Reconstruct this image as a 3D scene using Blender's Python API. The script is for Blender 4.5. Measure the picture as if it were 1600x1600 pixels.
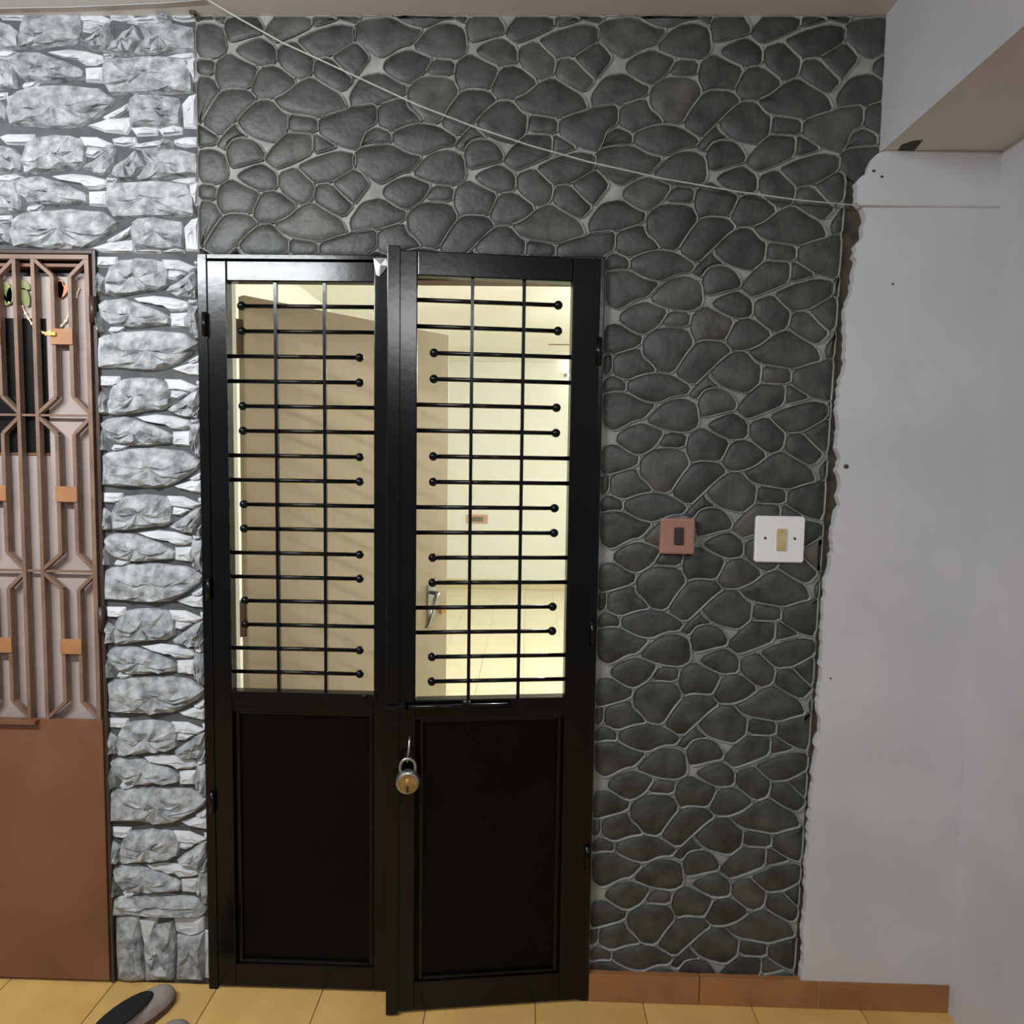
import bpy, bmesh, math, random
from mathutils import Vector, Matrix

for o in list(bpy.data.objects):
    bpy.data.objects.remove(o)
S = bpy.context.scene
COL = S.collection
random.seed(7)

# ------------------------------------------------------------------ camera
CAM_D, CAM_H, FPX = 1.9, 1.508, 1100.0
YAW, PITCH, ROLL = -0.0235, -0.07144, 0.01471
fwd = Vector((math.sin(YAW)*math.cos(PITCH), math.cos(YAW)*math.cos(PITCH), math.sin(PITCH)))
r0 = fwd.cross(Vector((0, 0, 1))).normalized()
u0 = r0.cross(fwd)
RT = r0*math.cos(ROLL) + u0*math.sin(ROLL)
UP = u0*math.cos(ROLL) - r0*math.sin(ROLL)
CAMPOS = Vector((0, -CAM_D, CAM_H))
cam = bpy.data.cameras.new('camera')
cam.sensor_width = 36
cam.lens = FPX/1600*36
cam.clip_start = 0.02
camo = bpy.data.objects.new('camera', cam)
COL.objects.link(camo)
M = Matrix((RT, UP, -fwd)).transposed().to_4x4()
M.translation = CAMPOS
camo.matrix_world = M
S.camera = camo

# ------------------------------------------------------------------ world, lamps, exposure
w = bpy.data.worlds.new('world')
S.world = w
w.use_nodes = True
w.node_tree.nodes['Background'].inputs[0].default_value = (0.80, 0.84, 0.90, 1)
w.node_tree.nodes['Background'].inputs[1].default_value = 0.26

def area(name, loc, target, sx, sy, power, col):
    l = bpy.data.lights.new(name, 'AREA')
    l.shape = 'RECTANGLE'
    l.size, l.size_y = sx, sy
    l.energy = power
    l.color = col
    o = bpy.data.objects.new(name, l)
    COL.objects.link(o)
    o.location = loc
    o.rotation_euler = (Vector(target)-Vector(loc)).to_track_quat('-Z', 'Y').to_euler()
    return o
area('landing_tube_lamp', (-1.50, -1.45, 2.375), (-1.50, 0, 1.25), 1.15, 0.04, 42, (0.93, 0.97, 1.0))
area('fill_lamp', (0.05, -3.1, 2.45), (0.3, 0, 1.2), 0.6, 0.3, 17, (0.95, 0.97, 1.0))  # added fill light behind the camera, brightens the back wall head-on
pt = bpy.data.lights.new('room_fill', 'POINT')  # unseen point light added to help the tube brighten the room
pt.energy = 150
pt.color = (0.97, 0.99, 0.98)
pt.shadow_soft_size = 0.12
pto = bpy.data.objects.new('room_fill', pt)
COL.objects.link(pto)
pto.location = (1.5, 2.6, 2.15)

S.view_settings.view_transform = 'Standard'
S.view_settings.look = 'None'
S.view_settings.exposure = 0.1
S.view_settings.gamma = 1.0
S.view_settings.use_curve_mapping = False

# ------------------------------------------------------------------ measuring helpers (pixel of the photo -> point on a real plane)
def ray(px, py):
    return RT*((px-800)/FPX) - UP*((py-800)/FPX) + fwd
def on_y(px, py, Y=0.0):
    d = ray(px, py)
    t = (Y+CAM_D)/d.y
    return CAMPOS + d*t
def on_z(px, py, Z=0.0):
    d = ray(px, py)
    return CAMPOS + d*((Z-CAM_H)/d.z)
def on_x(px, py, X):
    d = ray(px, py)
    return CAMPOS + d*(X/d.x)
def wx(px, py, Y=0.0):
    return on_y(px, py, Y).x
def wz(px, py, Y=0.0):
    return on_y(px, py, Y).z

# ------------------------------------------------------------------ materials
def lin(c):
    c = c/255.0
    return c/12.92 if c <= 0.04045 else ((c+0.055)/1.055)**2.4
def rgb(t):
    return (lin(t[0]), lin(t[1]), lin(t[2]), 1)
MATS = {}
def mat(name, c1, c2=None, rough=0.6, scale=8.0, bump=0.0, bscale=None, metal=0.0, rand=0.0,
        spec=0.5, c3=None, emit=None, estr=0.0, detail=5.0, coat=0.0, stretch=None):
    m = bpy.data.materials.new(name)
    MATS[name] = m
    m.use_nodes = True
    nt = m.node_tree
    n = nt.nodes
    b = n['Principled BSDF']
    b.inputs['Roughness'].default_value = rough
    b.inputs['Metallic'].default_value = metal
    b.inputs['Specular IOR Level'].default_value = spec
    b.inputs['Coat Weight'].default_value = coat
    tc = n.new('ShaderNodeTexCoord')
    src = tc.outputs['Object']
    if stretch:
        mp = n.new('ShaderNodeMapping')
        mp.inputs['Scale'].default_value = stretch
        nt.links.new(src, mp.inputs[0])
        src = mp.outputs[0]
    if rand > 0:
        oi = n.new('ShaderNodeObjectInfo')
        cm = n.new('ShaderNodeVectorMath')
        cm.operation = 'ADD'
        sc = n.new('ShaderNodeVectorMath')
        sc.operation = 'SCALE'
        sc.inputs[0].default_value = (7.3, 3.1, 5.7)
        nt.links.new(oi.outputs['Random'], sc.inputs['Scale'])
        nt.links.new(src, cm.inputs[0])
        nt.links.new(sc.outputs[0], cm.inputs[1])
        src = cm.outputs[0]
    no = n.new('ShaderNodeTexNoise')
    no.inputs['Scale'].default_value = scale
    no.inputs['Detail'].default_value = detail
    nt.links.new(src, no.inputs['Vector'])
    rp = n.new('ShaderNodeValToRGB')
    rp.color_ramp.elements[0].position = 0.32
    rp.color_ramp.elements[1].position = 0.68
    rp.color_ramp.elements[0].color = rgb(c1)
    rp.color_ramp.elements[1].color = rgb(c2 or c1)
    nt.links.new(no.outputs['Fac'], rp.inputs[0])
    out = rp.outputs[0]
    if c3:   # some individuals lean to a third colour
        mx = n.new('ShaderNodeMix')
        mx.data_type = 'RGBA'
        mr = n.new('ShaderNodeMapRange')
        mr.inputs[1].default_value = 0.86
        mr.inputs[2].default_value = 1.0
        mr.inputs[4].default_value = 0.45
        nt.links.new(oi.outputs['Random'], mr.inputs[0])
        mu = n.new('ShaderNodeMath')
        mu.operation = 'MULTIPLY'
        nt.links.new(mr.outputs[0], mu.inputs[0])
        nt.links.new(no.outputs['Fac'], mu.inputs[1])
        nt.links.new(mu.outputs[0], mx.inputs[0])
        nt.links.new(out, mx.inputs[6])
        mx.inputs[7].default_value = rgb(c3)
        out = mx.outputs[2]
    if rand > 0:
        hv = n.new('ShaderNodeHueSaturation')
        mr2 = n.new('ShaderNodeMapRange')
        mr2.inputs[3].default_value = 1-rand
        mr2.inputs[4].default_value = 1+rand
        nt.links.new(oi.outputs['Random'], mr2.inputs[0])
        nt.links.new(mr2.outputs[0], hv.inputs['Value'])
        nt.links.new(out, hv.inputs['Color'])
        out = hv.outputs[0]
    nt.links.new(out, b.inputs['Base Color'])
    if bump > 0:
        nb = n.new('ShaderNodeTexNoise')
        nb.inputs['Scale'].default_value = bscale or scale*4
        nb.inputs['Detail'].default_value = 6
        nt.links.new(src, nb.inputs['Vector'])
        bp = n.new('ShaderNodeBump')
        bp.inputs['Strength'].default_value = bump
        bp.inputs['Distance'].default_value = 0.010 if name == 'pale_rock' else 0.004
        nt.links.new(nb.outputs['Fac'], bp.inputs['Height'])
        nt.links.new(bp.outputs[0], b.inputs['Normal'])
    if emit:
        b.inputs['Emission Color'].default_value = rgb(emit)
        b.inputs['Emission Strength'].default_value = estr
    return m

mat('dark_stone', (40, 41, 39), (70, 72, 69), 0.52, 17, 0.45, 70, rand=0.22, c3=(94, 84, 70))
mat('mortar', (118, 120, 116), (150, 151, 146), 0.75, 18, 0.2, 90)
mat('pale_rock', (104, 108, 110), (176, 179, 181), 0.75, 34, 1.0, 30, rand=0.08, detail=9)
mat('pale_flake', (172, 175, 178), (202, 204, 206), 0.7, 14, 0.3, 40, rand=0.05)
mat('dark_mortar', (58, 60, 61), (84, 86, 87), 0.8, 12, 0.3)
mat('cement', (44, 43, 36), (78, 74, 60), 0.9, 30, 0.6, 80)
mat('white_plaster', (186, 186, 190), (200, 199, 202), 0.7, 3.0, 0.12, 60)
mat('bare_plaster', (198, 191, 183), (208, 201, 193), 0.8, 3.0, 0.15, 60)
mat('ceiling_paint', (200, 194, 187), (210, 204, 197), 0.8, 2.0, 0.1, 60)
mat('black_paint', (4, 4, 5), (8, 8, 10), 0.20, 6, 0.06, 40, spec=0.28)
mat('black_sheet', (4, 4, 4), (8, 7, 7), 0.36, 4, 0.08, 30, spec=0.10)
mat('brown_steel', (48, 34, 30), (62, 46, 40), 0.45, 10, 0.1)
mat('grille_paint', (108, 84, 69), (128, 102, 85), 0.45, 16, 0.1)
mat('brown_sheet', (108, 70, 48), (122, 82, 58), 0.45, 4, 0.08, 40)
mat('mauve_door', (152, 137, 131), (166, 150, 144), 0.6, 5)
mat('dark_glass_and_shade', (10, 11, 11), (22, 22, 20), 0.25, 5)
mat('orange_plate', (150, 104, 66), (166, 118, 78), 0.5, 20)
mat('brass', (200, 160, 90), (222, 186, 110), 0.35, 20, metal=0.6)
mat('steel', (150, 148, 144), (176, 174, 170), 0.30, 30, metal=0.9)
mat('lock_brass', (150, 120, 72), (186, 160, 108), 0.34, 50, metal=0.75)
mat('copper_brown', (142, 104, 88), (156, 116, 98), 0.45, 8)
mat('dark_plastic', (40, 32, 32), (50, 40, 40), 0.4, 8)
mat('white_plastic', (224, 224, 226), (232, 232, 233), 0.35, 3)
mat('aged_ivory', (176, 160, 110), (196, 180, 132), 0.4, 40)
mat('floor_tile', (202, 160, 92), (220, 180, 110), 0.38, 7, 0.05, 40, rand=0.06)
mat('floor_joint', (160, 124, 76), (172, 136, 86), 0.8, 20)
mat('skirting_tile', (136, 92, 58), (160, 112, 70), 0.45, 9, 0.05, rand=0.05)
mat('cream_wall', (229, 228, 216), (233, 232, 221), 0.65, 2)
mat('cream_ceiling', (231, 229, 219), (235, 233, 224), 0.7, 2)
mat('cream_tile', (220, 212, 180), (226, 218, 188), 0.35, 5, rand=0.02)
mat('cream_joint', (150, 142, 116), None, 0.8, 10)
mat('cream_skirting', (206, 194, 156), (214, 202, 166), 0.4, 6)
mat('beige_door', (206, 188, 158), (212, 196, 166), 0.5, 3, 0.04, 30, stretch=(6, 6, 0.6))
mat('brown_wood', (96, 68, 50), (120, 88, 66), 0.5, 8, stretch=(1, 1, 6))
mat('pale_reveal', (196, 190, 180), (208, 202, 192), 0.7, 8)
mat('pink_plastic', (196, 160, 140), None, 0.4, 5)
mat('grey_plastic', (120, 112, 98), None, 0.4, 5)
mat('hinge_bronze', (112, 94, 76), (134, 114, 92), 0.4, 20, metal=0.4)
mat('tube_glass', (255, 255, 250), None, 0.3, 5, emit=(255, 255, 246), estr=22)
mat('cord_fibre', (160, 158, 152), (178, 175, 170), 0.8, 80)
mat('cable_grey', (150, 150, 148), None, 0.7, 20)
mat('shoe_grey', (150, 138, 130), (168, 156, 148), 0.8, 30, 0.3, 120)
mat('shoe_sole', (84, 64, 50), (100, 78, 62), 0.7, 20)
mat('shoe_lining', (16, 14, 16), (24, 22, 24), 0.8, 20)
mat('leaf_green', (104, 112, 68), (138, 144, 92), 0.5, 30)
mat('orange_petal', (176, 104, 62), (206, 140, 90), 0.5, 30)
mat('bead_ivory', (226, 212, 170), (236, 224, 190), 0.3, 30)

# ------------------------------------------------------------------ object helpers
def tag(o, label, cat, group=None, kind=None):
    o['label'] = label
    o['category'] = cat
    if group:
        o['group'] = group
    if kind:
        o['kind'] = kind
    return o
def empty(name, loc=(0, 0, 0), rz=0.0):
    o = bpy.data.objects.new(name, None)
    o.empty_display_size = 0.05
    COL.objects.link(o)
    o.location = loc
    o.rotation_euler = (0, 0, rz)
    return o
def obj(name, data, m, parent=None):
    o = bpy.data.objects.new(name, data)
    COL.objects.link(o)
    if m and not data.materials:
        data.materials.append(MATS[m])
    if parent:
        o.parent = parent
    return o
def build(name, bm, m, parent=None, smooth=False):
    bmesh.ops.recalc_face_normals(bm, faces=bm.faces)
    me = bpy.data.meshes.new(name)
    bm.to_mesh(me)
    bm.free()
    if smooth:
        for p in me.polygons:
            p.use_smooth = True
    return obj(name, me, m, parent)
def bm_box(bm, a, b, bev=0.0):
    x0, y0, z0 = [min(p, q) for p, q in zip(a, b)]
    x1, y1, z1 = [max(p, q) for p, q in zip(a, b)]
    t = bmesh.new()
    vs = [t.verts.new(v) for v in ((x0, y0, z0), (x1, y0, z0), (x1, y1, z0), (x0, y1, z0),
                                   (x0, y0, z1), (x1, y0, z1), (x1, y1, z1), (x0, y1, z1))]
    for f in ((3, 2, 1, 0), (4, 5, 6, 7), (0, 1, 5, 4), (1, 2, 6, 5), (2, 3, 7, 6), (3, 0, 4, 7)):
        t.faces.new([vs[i] for i in f])
    if bev > 0:
        bmesh.ops.bevel(t, geom=list(t.edges), offset=bev, segments=2, profile=0.6, affect='EDGES')
    me = bpy.data.meshes.new('tmp')
    t.to_mesh(me)
    t.free()
    bm.from_mesh(me)
    bpy.data.meshes.remove(me)
def box(name, a, b, m, parent=None, bev=0.0):
    bm = bmesh.new()
    bm_box(bm, a, b, bev)
    return build(name, bm, m, parent)
def bm_tube(bm, pts, r, n=10, closed=False):
    pts = [Vector(p) for p in pts]
    rings = []
    up = None
    rr = r if isinstance(r, (list, tuple)) else [r]*len(pts)
    for i, p in enumerate(pts):
        if closed:
            d = pts[(i+1) % len(pts)]-pts[i-1]
        else:
            d = pts[min(i+1, len(pts)-1)]-pts[max(i-1, 0)]
        d.normalize()
        if up is None:
            up = Vector((0, 0, 1)) if abs(d.z) < 0.9 else Vector((0, 1, 0))
        a = d.cross(up).normalized()
        up = a.cross(d).normalized()
        rings.append([bm.verts.new(p+(a*math.cos(2*math.pi*k/n)+up*math.sin(2*math.pi*k/n))*rr[i]) for k in range(n)])
    m_ = len(rings)
    for i in range(m_ if closed else m_-1):
        A, B = rings[i], rings[(i+1) % m_]
        for k in range(n):
            bm.faces.new((A[k], A[(k+1) % n], B[(k+1) % n], B[k]))
    if not closed:
        bm.faces.new(rings[0][::-1])
        bm.faces.new(rings[-1])
def tube(name, pts, r, m, parent=None, n=10, closed=False):
    bm = bmesh.new()
    bm_tube(bm, pts, r, n, closed)
    o = build(name, bm, m, parent, smooth=True)
    return o
def sphere(name, c, r, m, parent=None, sc=(1, 1, 1), seg=14):
    bm = bmesh.new()
    bmesh.ops.create_uvsphere(bm, u_segments=seg, v_segments=seg//2+2, radius=r)
    bmesh.ops.scale(bm, vec=sc, verts=bm.verts)
    bmesh.ops.translate(bm, vec=c, verts=bm.verts)
    return build(name, bm, m, parent, smooth=True)
def disc_lathe(name, c, prof, m, parent=None, n=32):
    """profile of (radius, y) turned about the Y axis through c"""
    bm = bmesh.new()
    rings = []
    for (r, y) in prof:
        if r < 1e-6:
            rings.append([bm.verts.new((c[0], c[1]+y, c[2]))])
        else:
            rings.append([bm.verts.new((c[0]+r*math.cos(2*math.pi*k/n), c[1]+y, c[2]+r*math.sin(2*math.pi*k/n))) for k in range(n)])
    for A, B in zip(rings, rings[1:]):
        for k in range(n):
            q = [A[k % len(A)], A[(k+1) % len(A)], B[(k+1) % len(B)], B[k % len(B)]]
            q2 = []
            for v in q:
                if v not in q2:
                    q2.append(v)
            if len(q2) > 2:
                bm.faces.new(q2)
    return build(name, bm, m, parent, smooth=False)
def prism(name, poly, y0, y1, m, parent=None):
    """polygon of (x, z), from depth y0 (front) to y1 (back)"""
    bm = bmesh.new()
    A = [bm.verts.new((x, y0, z)) for x, z in poly]
    B = [bm.verts.new((x, y1, z)) for x, z in poly]
    k = len(poly)
    bm.faces.new(A)
    bm.faces.new(B[::-1])
    for i in range(k):
        bm.faces.new((A[i], B[i], B[(i+1) % k], A[(i+1) % k]))
    bm.normal_update()
    bmesh.ops.triangulate(bm, faces=[f for f in bm.faces if len(f.verts) > 4])
    return build(name, bm, m, parent)
def bar2(name, p, q, wdt, y0, y1, m, parent=None):
    """flat bar from p to q, both (x, z)"""
    p, q = Vector(p), Vector(q)
    d = (q-p).normalized()
    n = Vector((-d.y, d.x))*wdt/2
    return prism(name, [tuple(p+n), tuple(p-n), tuple(q-n), tuple(q+n)], y0, y1, m, parent)

# ------------------------------------------------------------------ polygon helpers
def area2(p):
    return 0.5*sum(p[i][0]*p[(i+1) % len(p)][1]-p[(i+1) % len(p)][0]*p[i][1] for i in range(len(p)))
def clip(poly, nx, nz, c):
    """keep nx*x + nz*z <= c"""
    out = []
    for i in range(len(poly)):
        a, b = poly[i], poly[(i+1) % len(poly)]
        da, db = nx*a[0]+nz*a[1]-c, nx*b[0]+nz*b[1]-c
        if da <= 0:
            out.append(a)
        if (da < 0 < db) or (db < 0 < da):
            t = da/(da-db)
            out.append((a[0]+(b[0]-a[0])*t, a[1]+(b[1]-a[1])*t))
    return out
def clean(poly, eps=0.0012):
    out = []
    for p in poly:
        if not out or (p[0]-out[-1][0])**2+(p[1]-out[-1][1])**2 > eps*eps:
            out.append(p)
    if len(out) > 2 and (out[0][0]-out[-1][0])**2+(out[0][1]-out[-1][1])**2 < eps*eps:
        out.pop()
    return out
def chaikin(poly, t=0.22):
    out = []
    for i in range(len(poly)):
        a, b = poly[i], poly[(i+1) % len(poly)]
        out.append((a[0]+(b[0]-a[0])*t, a[1]+(b[1]-a[1])*t))
        out.append((a[0]+(b[0]-a[0])*(1-t), a[1]+(b[1]-a[1])*(1-t)))
    return out
def inset(poly, d):
    n = len(poly)
    s = 1 if area2(poly) > 0 else -1
    cx = sum(p[0] for p in poly)/n
    cz = sum(p[1] for p in poly)/n
    out = []
    for i in range(n):
        a, b, c = poly[i-1], poly[i], poly[(i+1) % n]
        e1 = Vector((b[0]-a[0], b[1]-a[1])).normalized()
        e2 = Vector((c[0]-b[0], c[1]-b[1])).normalized()
        n1 = Vector((-e1.y, e1.x))*s
        n2 = Vector((-e2.y, e2.x))*s
        m_ = n1+n2
        if m_.length < 1e-4:
            m_ = n1.copy()
        m_.normalize()
        k = d/max(0.55, m_.dot(n1))
        v = m_*k
        # never step past the middle
        tc = Vector((cx-b[0], cz-b[1]))
        if v.length > 0.6*tc.length:
            v = tc*0.5
        out.append((b[0]+v.x, b[1]+v.y))
    return out

# ================================================================== THE SETTING
CEIL = wz(800, 25)
X_SIDE = 1.193
X_BEAM0, X_BEAM1 = 0.888, X_SIDE-0.0005
Z_BEAM = 2.314
# gate and door openings in the wall
GX1 = wx(166, 900)                    # right side of the brown gate's frame
GX0 = -2.15
GZ = wz(70, 391)
DX0, DX1, DZ = wx(313, 402), wx(945, 404), wz(600, 402)
OX0, OX1, OZ = DX0, DX1, DZ
WT = 0.15

wb = bmesh.new()
bm_box(wb, (-2.6, 0.004, GZ), (OX0, WT, CEIL))
bm_box(wb, (OX0, 0.004, OZ), (OX1, WT, CEIL))
bm_box(wb, (GX1, 0.004, 0), (OX0, WT, GZ))
bm_box(wb, (OX1, 0.004, 0), (X_SIDE+0.2, WT, CEIL))
bm_box(wb, (-2.6, 0.004, 0), (GX0, WT, GZ))
wall_back = build('wall_back', wb, 'cement')
tag(wall_back, 'landing wall clad in pale and dark stone patterned facing around the black gate', 'wall', kind='structure')

box_f = box('floor', (-2.6, -3.4, -0.05), (X_SIDE+0.2, WT, -0.004), 'floor_joint')
tag(box_f, 'yellow tiled landing floor in front of the gates', 'floor', kind='structure')
TP = 0.302
tj = on_z(173, 1542, 0).x      # a joint seen in the photo
tm = None
nx0 = int((-2.6-tj)/TP)-0
for i in range(nx0, 12):
    for j in range(0, 11):
        x0 = tj+i*TP
        if x0 < -2.6 or x0 > X_SIDE:
            continue
        if tm is None:
            b_ = bmesh.new()
            bm_box(b_, (0.0015, -TP+0.0015, -0.010), (TP-0.0015, -0.0015, 0.0), 0.001)
            t_ = build('tile', b_, 'floor_tile', box_f)
            tm = t_.data
        else:
            t_ = obj('tile', tm, None, box_f)
        t_.location = (x0, -0.002-j*TP, 0)

c_ = box('ceiling', (-2.6, -3.4, CEIL), (X_SIDE+0.2, WT, CEIL+0.08), 'ceiling_paint')
tag(c_, 'greyish plaster ceiling above the stone clad wall', 'ceiling', kind='structure')
wr = box('wall_right', (X_SIDE, -3.4, 0), (X_SIDE+0.12, 0.0, CEIL), 'bare_plaster')
tag(wr, 'white side wall running from the corner towards the viewer', 'wall', kind='structure')
# painted skin of the side wall, its upper edge sloping
pA = on_x(1482, 249, X_SIDE)
pB = on_x(1600, 265, X_SIDE)
bm = bmesh.new()
sl = (pB.z-pA.z)/(pB.y-pA.y)
zf = pA.z+sl*(-1.2-pA.y)
pr = [(0.0, 0.0), (-3.4, 0.0), (-3.4, zf), (-1.2, zf), (0.0, pA.z)]
A = [bm.verts.new((X_SIDE-0.006, y, z)) for y, z in pr]
B = [bm.verts.new((X_SIDE+0.001, y, z)) for y, z in pr]
bm.faces.new(A)
for i in range(5):
    bm.faces.new((A[i], A[(i+1) % 5], B[(i+1) % 5], B[i]))
build('white_paint_coat', bm, 'white_plaster', wr)

bo = empty('ceiling_beam', (X_BEAM0, 0, Z_BEAM))
tag(bo, 'plastered beam crossing the ceiling above the white corner', 'beam', kind='structure')
box('beam_core', (0.004, -3.4, 0), (X_BEAM1-X_BEAM0, 0.0, CEIL-Z_BEAM), 'bare_plaster', bo)
box('painted_side', (0, -3.4, 0.0), (0.004, 0.0, CEIL-Z_BEAM), 'white_plaster', bo)
# a dark hole knocked in the beam's underside
hc = on_z(1420, 233, Z_BEAM)
prh = []
bm = bmesh.new()
vs = []
for (px, py) in ((1403, 236), (1408, 227), (1425, 221), (1442, 219), (1435, 228), (1424, 241), (1408, 244)):
    p = on_z(px, min(py, 240), Z_BEAM-0.001)
    vs.append(bm.verts.new((p.x-X_BEAM0, min(p.y, -0.001), -0.0012)))
bm.faces.new(vs)
r_ = bmesh.ops.extrude_face_region(bm, geom=list(bm.faces))
bmesh.ops.translate(bm, vec=(0, 0, 0.003), verts=[g for g in r_['geom'] if isinstance(g, bmesh.types.BMVert)])
o = build('chipped_patch', bm, 'cement', bo)
o['label'] = 'dark chipped patch in the plaster'

# ragged white plaster on the back wall, right of the stones
edge = [(1372, 240), (1366, 246), (1360, 252), (1358, 262), (1355, 270), (1346, 276), (1340, 285), (1341, 300), (1340, 315), (1350, 326),
        (1352, 336), (1351, 350), (1347, 370), (1337, 384), (1336, 400), (1339, 412), (1334, 430), (1332, 453), (1325, 470), (1323, 482), (1321, 511), (1323, 530),
        (1320, 552), (1323, 566), (1318, 580), (1313, 594), (1311, 620), (1308, 647), (1311, 664), (1309, 682), (1307, 700), (1312, 717), (1309, 735), (1313, 752),
        (1310, 775), (1313, 790), (1306, 806), (1306, 820), (1300, 833), (1303, 850), (1298, 880), (1292, 900), (1289, 920), (1286, 982),
        (1282, 1059), (1279, 1110), (1285, 1130), (1284, 1147), (1275, 1160), (1277, 1184), (1271, 1205), (1270, 1225), (1266, 1280), (1260, 1350), (1258, 1420),
        (1255, 1490), (1252, 1522)]
PY = -0.020
poly = []
for (a, b), (c, d) in zip(edge, edge[1:]):
    k = max(1, int((d-b)/6))
    for t in range(k):
        q = on_y(a+(c-a)*t/k+random.uniform(-2.2, 2.2), b+(d-b)*t/k, PY)
        poly.append((q.x, q.z))
q = on_y(edge[-1][0], edge[-1][1], PY)
poly.append((q.x, q.z))
poly.append((poly[-1][0], 0.0))
poly += [(X_SIDE, 0.0), (X_SIDE, Z_BEAM-0.001), (poly[0][0]+0.02, Z_BEAM-0.001)]
o = prism('white_plaster', poly, PY, 0.006, 'white_plaster', wall_back)
o['label'] = 'rough white plaster with a ragged crumbling edge'
# faint smudges on the plaster: small flat crumbs of bare cement along the edge
for (a, b, s) in ((1323, 729, 5), (1365, 347-80, 3), (1378, 276, 3), (1395, 444, 2.5), (1298, 1060, 2)):
    q = on_y(a, b, PY)
    k = s*0.0017
    pts = [(q.x+k*random.uniform(.6, 1.2)*math.cos(t*1.05), q.z+k*random.uniform(.5, .9)*math.sin(t*1.05)) for t in range(6)]
    prism('plaster_chip', pts, PY-0.0006, PY+0.001, 'cement', wall_back)

# ---------------------------------------------------------------- dark rubble facing
FZ0 = wz(1100, 1519)            # top of the skirting
FX_R = wx(1323, 318)-0.007
Z_STEP = wz(1372, 250)
FZR = wz(1323, 318)
SLX = (wx(1245, 1519)-wx(1323, 318))/(FZR-wz(1245, 1519))
FX_RT = wx(1388, 60)
FX_L = wx(309, 200)
face = [(FX_L, DZ), (FX_L, CEIL), (FX_RT, CEIL), (FX_RT, Z_STEP), (FX_R-SLX*(Z_STEP-FZR), Z_STEP), (FX_R-SLX*(0.03-FZR), 0.03), (OX1, 0.03), (OX1, DZ)]
dark = prism('dark_stone_facing', face, 0.0, 0.005, 'mortar', wall_back)
dark['label'] = 'dark grey rubble stones with raised pale joints'

def A_(l):
    return [(930+a/6.155, 420+b/6.155) for a, b in l]
def B_(l):
    return [(1120+a/6.155, 420+b/6.155) for a, b in l]
TILE = [
 A_([(235,430),(340,355),(490,310),(600,355),(710,400),(615,555),(480,640),(390,625),(225,515)]),
 A_([(225,520),(390,625),(465,645),(440,745),(170,830),(-80,860),(-105,740),(0,590),(60,550)]),
 A_([(165,830),(430,750),(470,860),(540,910),(600,995),(450,1020),(300,1080),(160,1020)]),
 A_([(160,1020),(300,1080),(300,1185),(190,1180),(10,1215),(-10,1200),(50,1080)]),
 A_([(305,1080),(450,1020),(590,995),(750,1020),(940,1140),(880,1220),(760,1225),(600,1300),(460,1270),(305,1188)]),
 A_([(-80,1290),(0,1215),(120,1195),(300,1185),(460,1275),(600,1303),(470,1450),(370,1465),(215,1555),(150,1560),(60,1490),(-75,1420)]),
 A_([(500,308),(640,150),(740,90),(850,70),(930,80),(1025,130),(1045,345),(930,418),(720,395)]),
 A_([(715,400),(930,420),(900,570),(620,555)]),
 A_([(485,645),(615,560),(890,575),(960,715),(860,840),(750,1015),(600,995),(540,910),(460,830),(450,720)]),
 A_([(960,715),(1050,685),(1240,700),(1320,795),(1230,860),(1090,995),(940,1140),(750,1015),(860,840)]),
 A_([(930,430),(1060,350),(1190,420),(1345,490),(1290,620),(1240,700),(1050,685),(960,715),(900,580)]),
 B_([(-60,340),(0,280),(150,220),(225,215),(350,305),(345,465),(180,490),(20,415)]),
 A_([(975,1270),(1040,1175),(1130,1145),(1240,1155),(1310,1200),(1370,1300),(1345,1365),(1240,1385),(1100,1425),(1010,1435)]),
 A_([(1090,1000),(1110,1060),(1210,1140),(1130,1143),(1040,1172),(975,1270),(885,1225),(940,1140)]),
 B_([(-75,1000),(0,910),(150,795),(285,792),(380,905),(435,930),(415,1100),(380,1135),(290,1205),(100,1160),(10,1110)]),
 B_([(288,790),(420,735),(550,630),(680,580),(820,670),(960,750),(1015,885),(880,920),(740,970),(600,945),(435,918),(350,870)]),
 B_([(437,926),(590,945),(720,970),(712,1115),(418,1104)]),
 B_([(725,972),(880,920),(1015,885),(1053,860),(1300,832),(1293,1020),(1183,1080),(1143,1200),(1085,1282),(915,1240),(800,1180),(713,1115)]),
 B_([(418,1104),(560,1110),(665,1120),(650,1308),(490,1380),(330,1440),(280,1447),(178,1365),(210,1295),(290,1207),(380,1130)]),
 B_([(665,1120),(715,1115),(910,1240),(790,1280),(650,1310)]),
 B_([(712,157),(960,90),(1130,120),(1120,260),(970,350),(870,402),(718,417),(640,350),(535,242)]),
 B_([(352,305),(535,242),(640,350),(717,417),(682,577),(550,628),(350,468)]),
 B_([(180,490),(345,468),(550,628),(420,735),(285,790),(145,792),(72,705)]),
 B_([(720,418),(870,402),(1000,540),(1090,620),(970,742),(820,670),(684,577)]),
 B_([(872,402),(970,345),(1115,258),(1200,330),(1256,418),(1135,565),(1090,618),(1000,540)]),
]
PX = 0.628
zA = wz(1238.5, 322)
zB = wz(1229.6, 516)
PZ = zA-zB
TW = [[(on_y(a, b).x, on_y(a, b).z) for a, b in p] for p in TILE]

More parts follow.
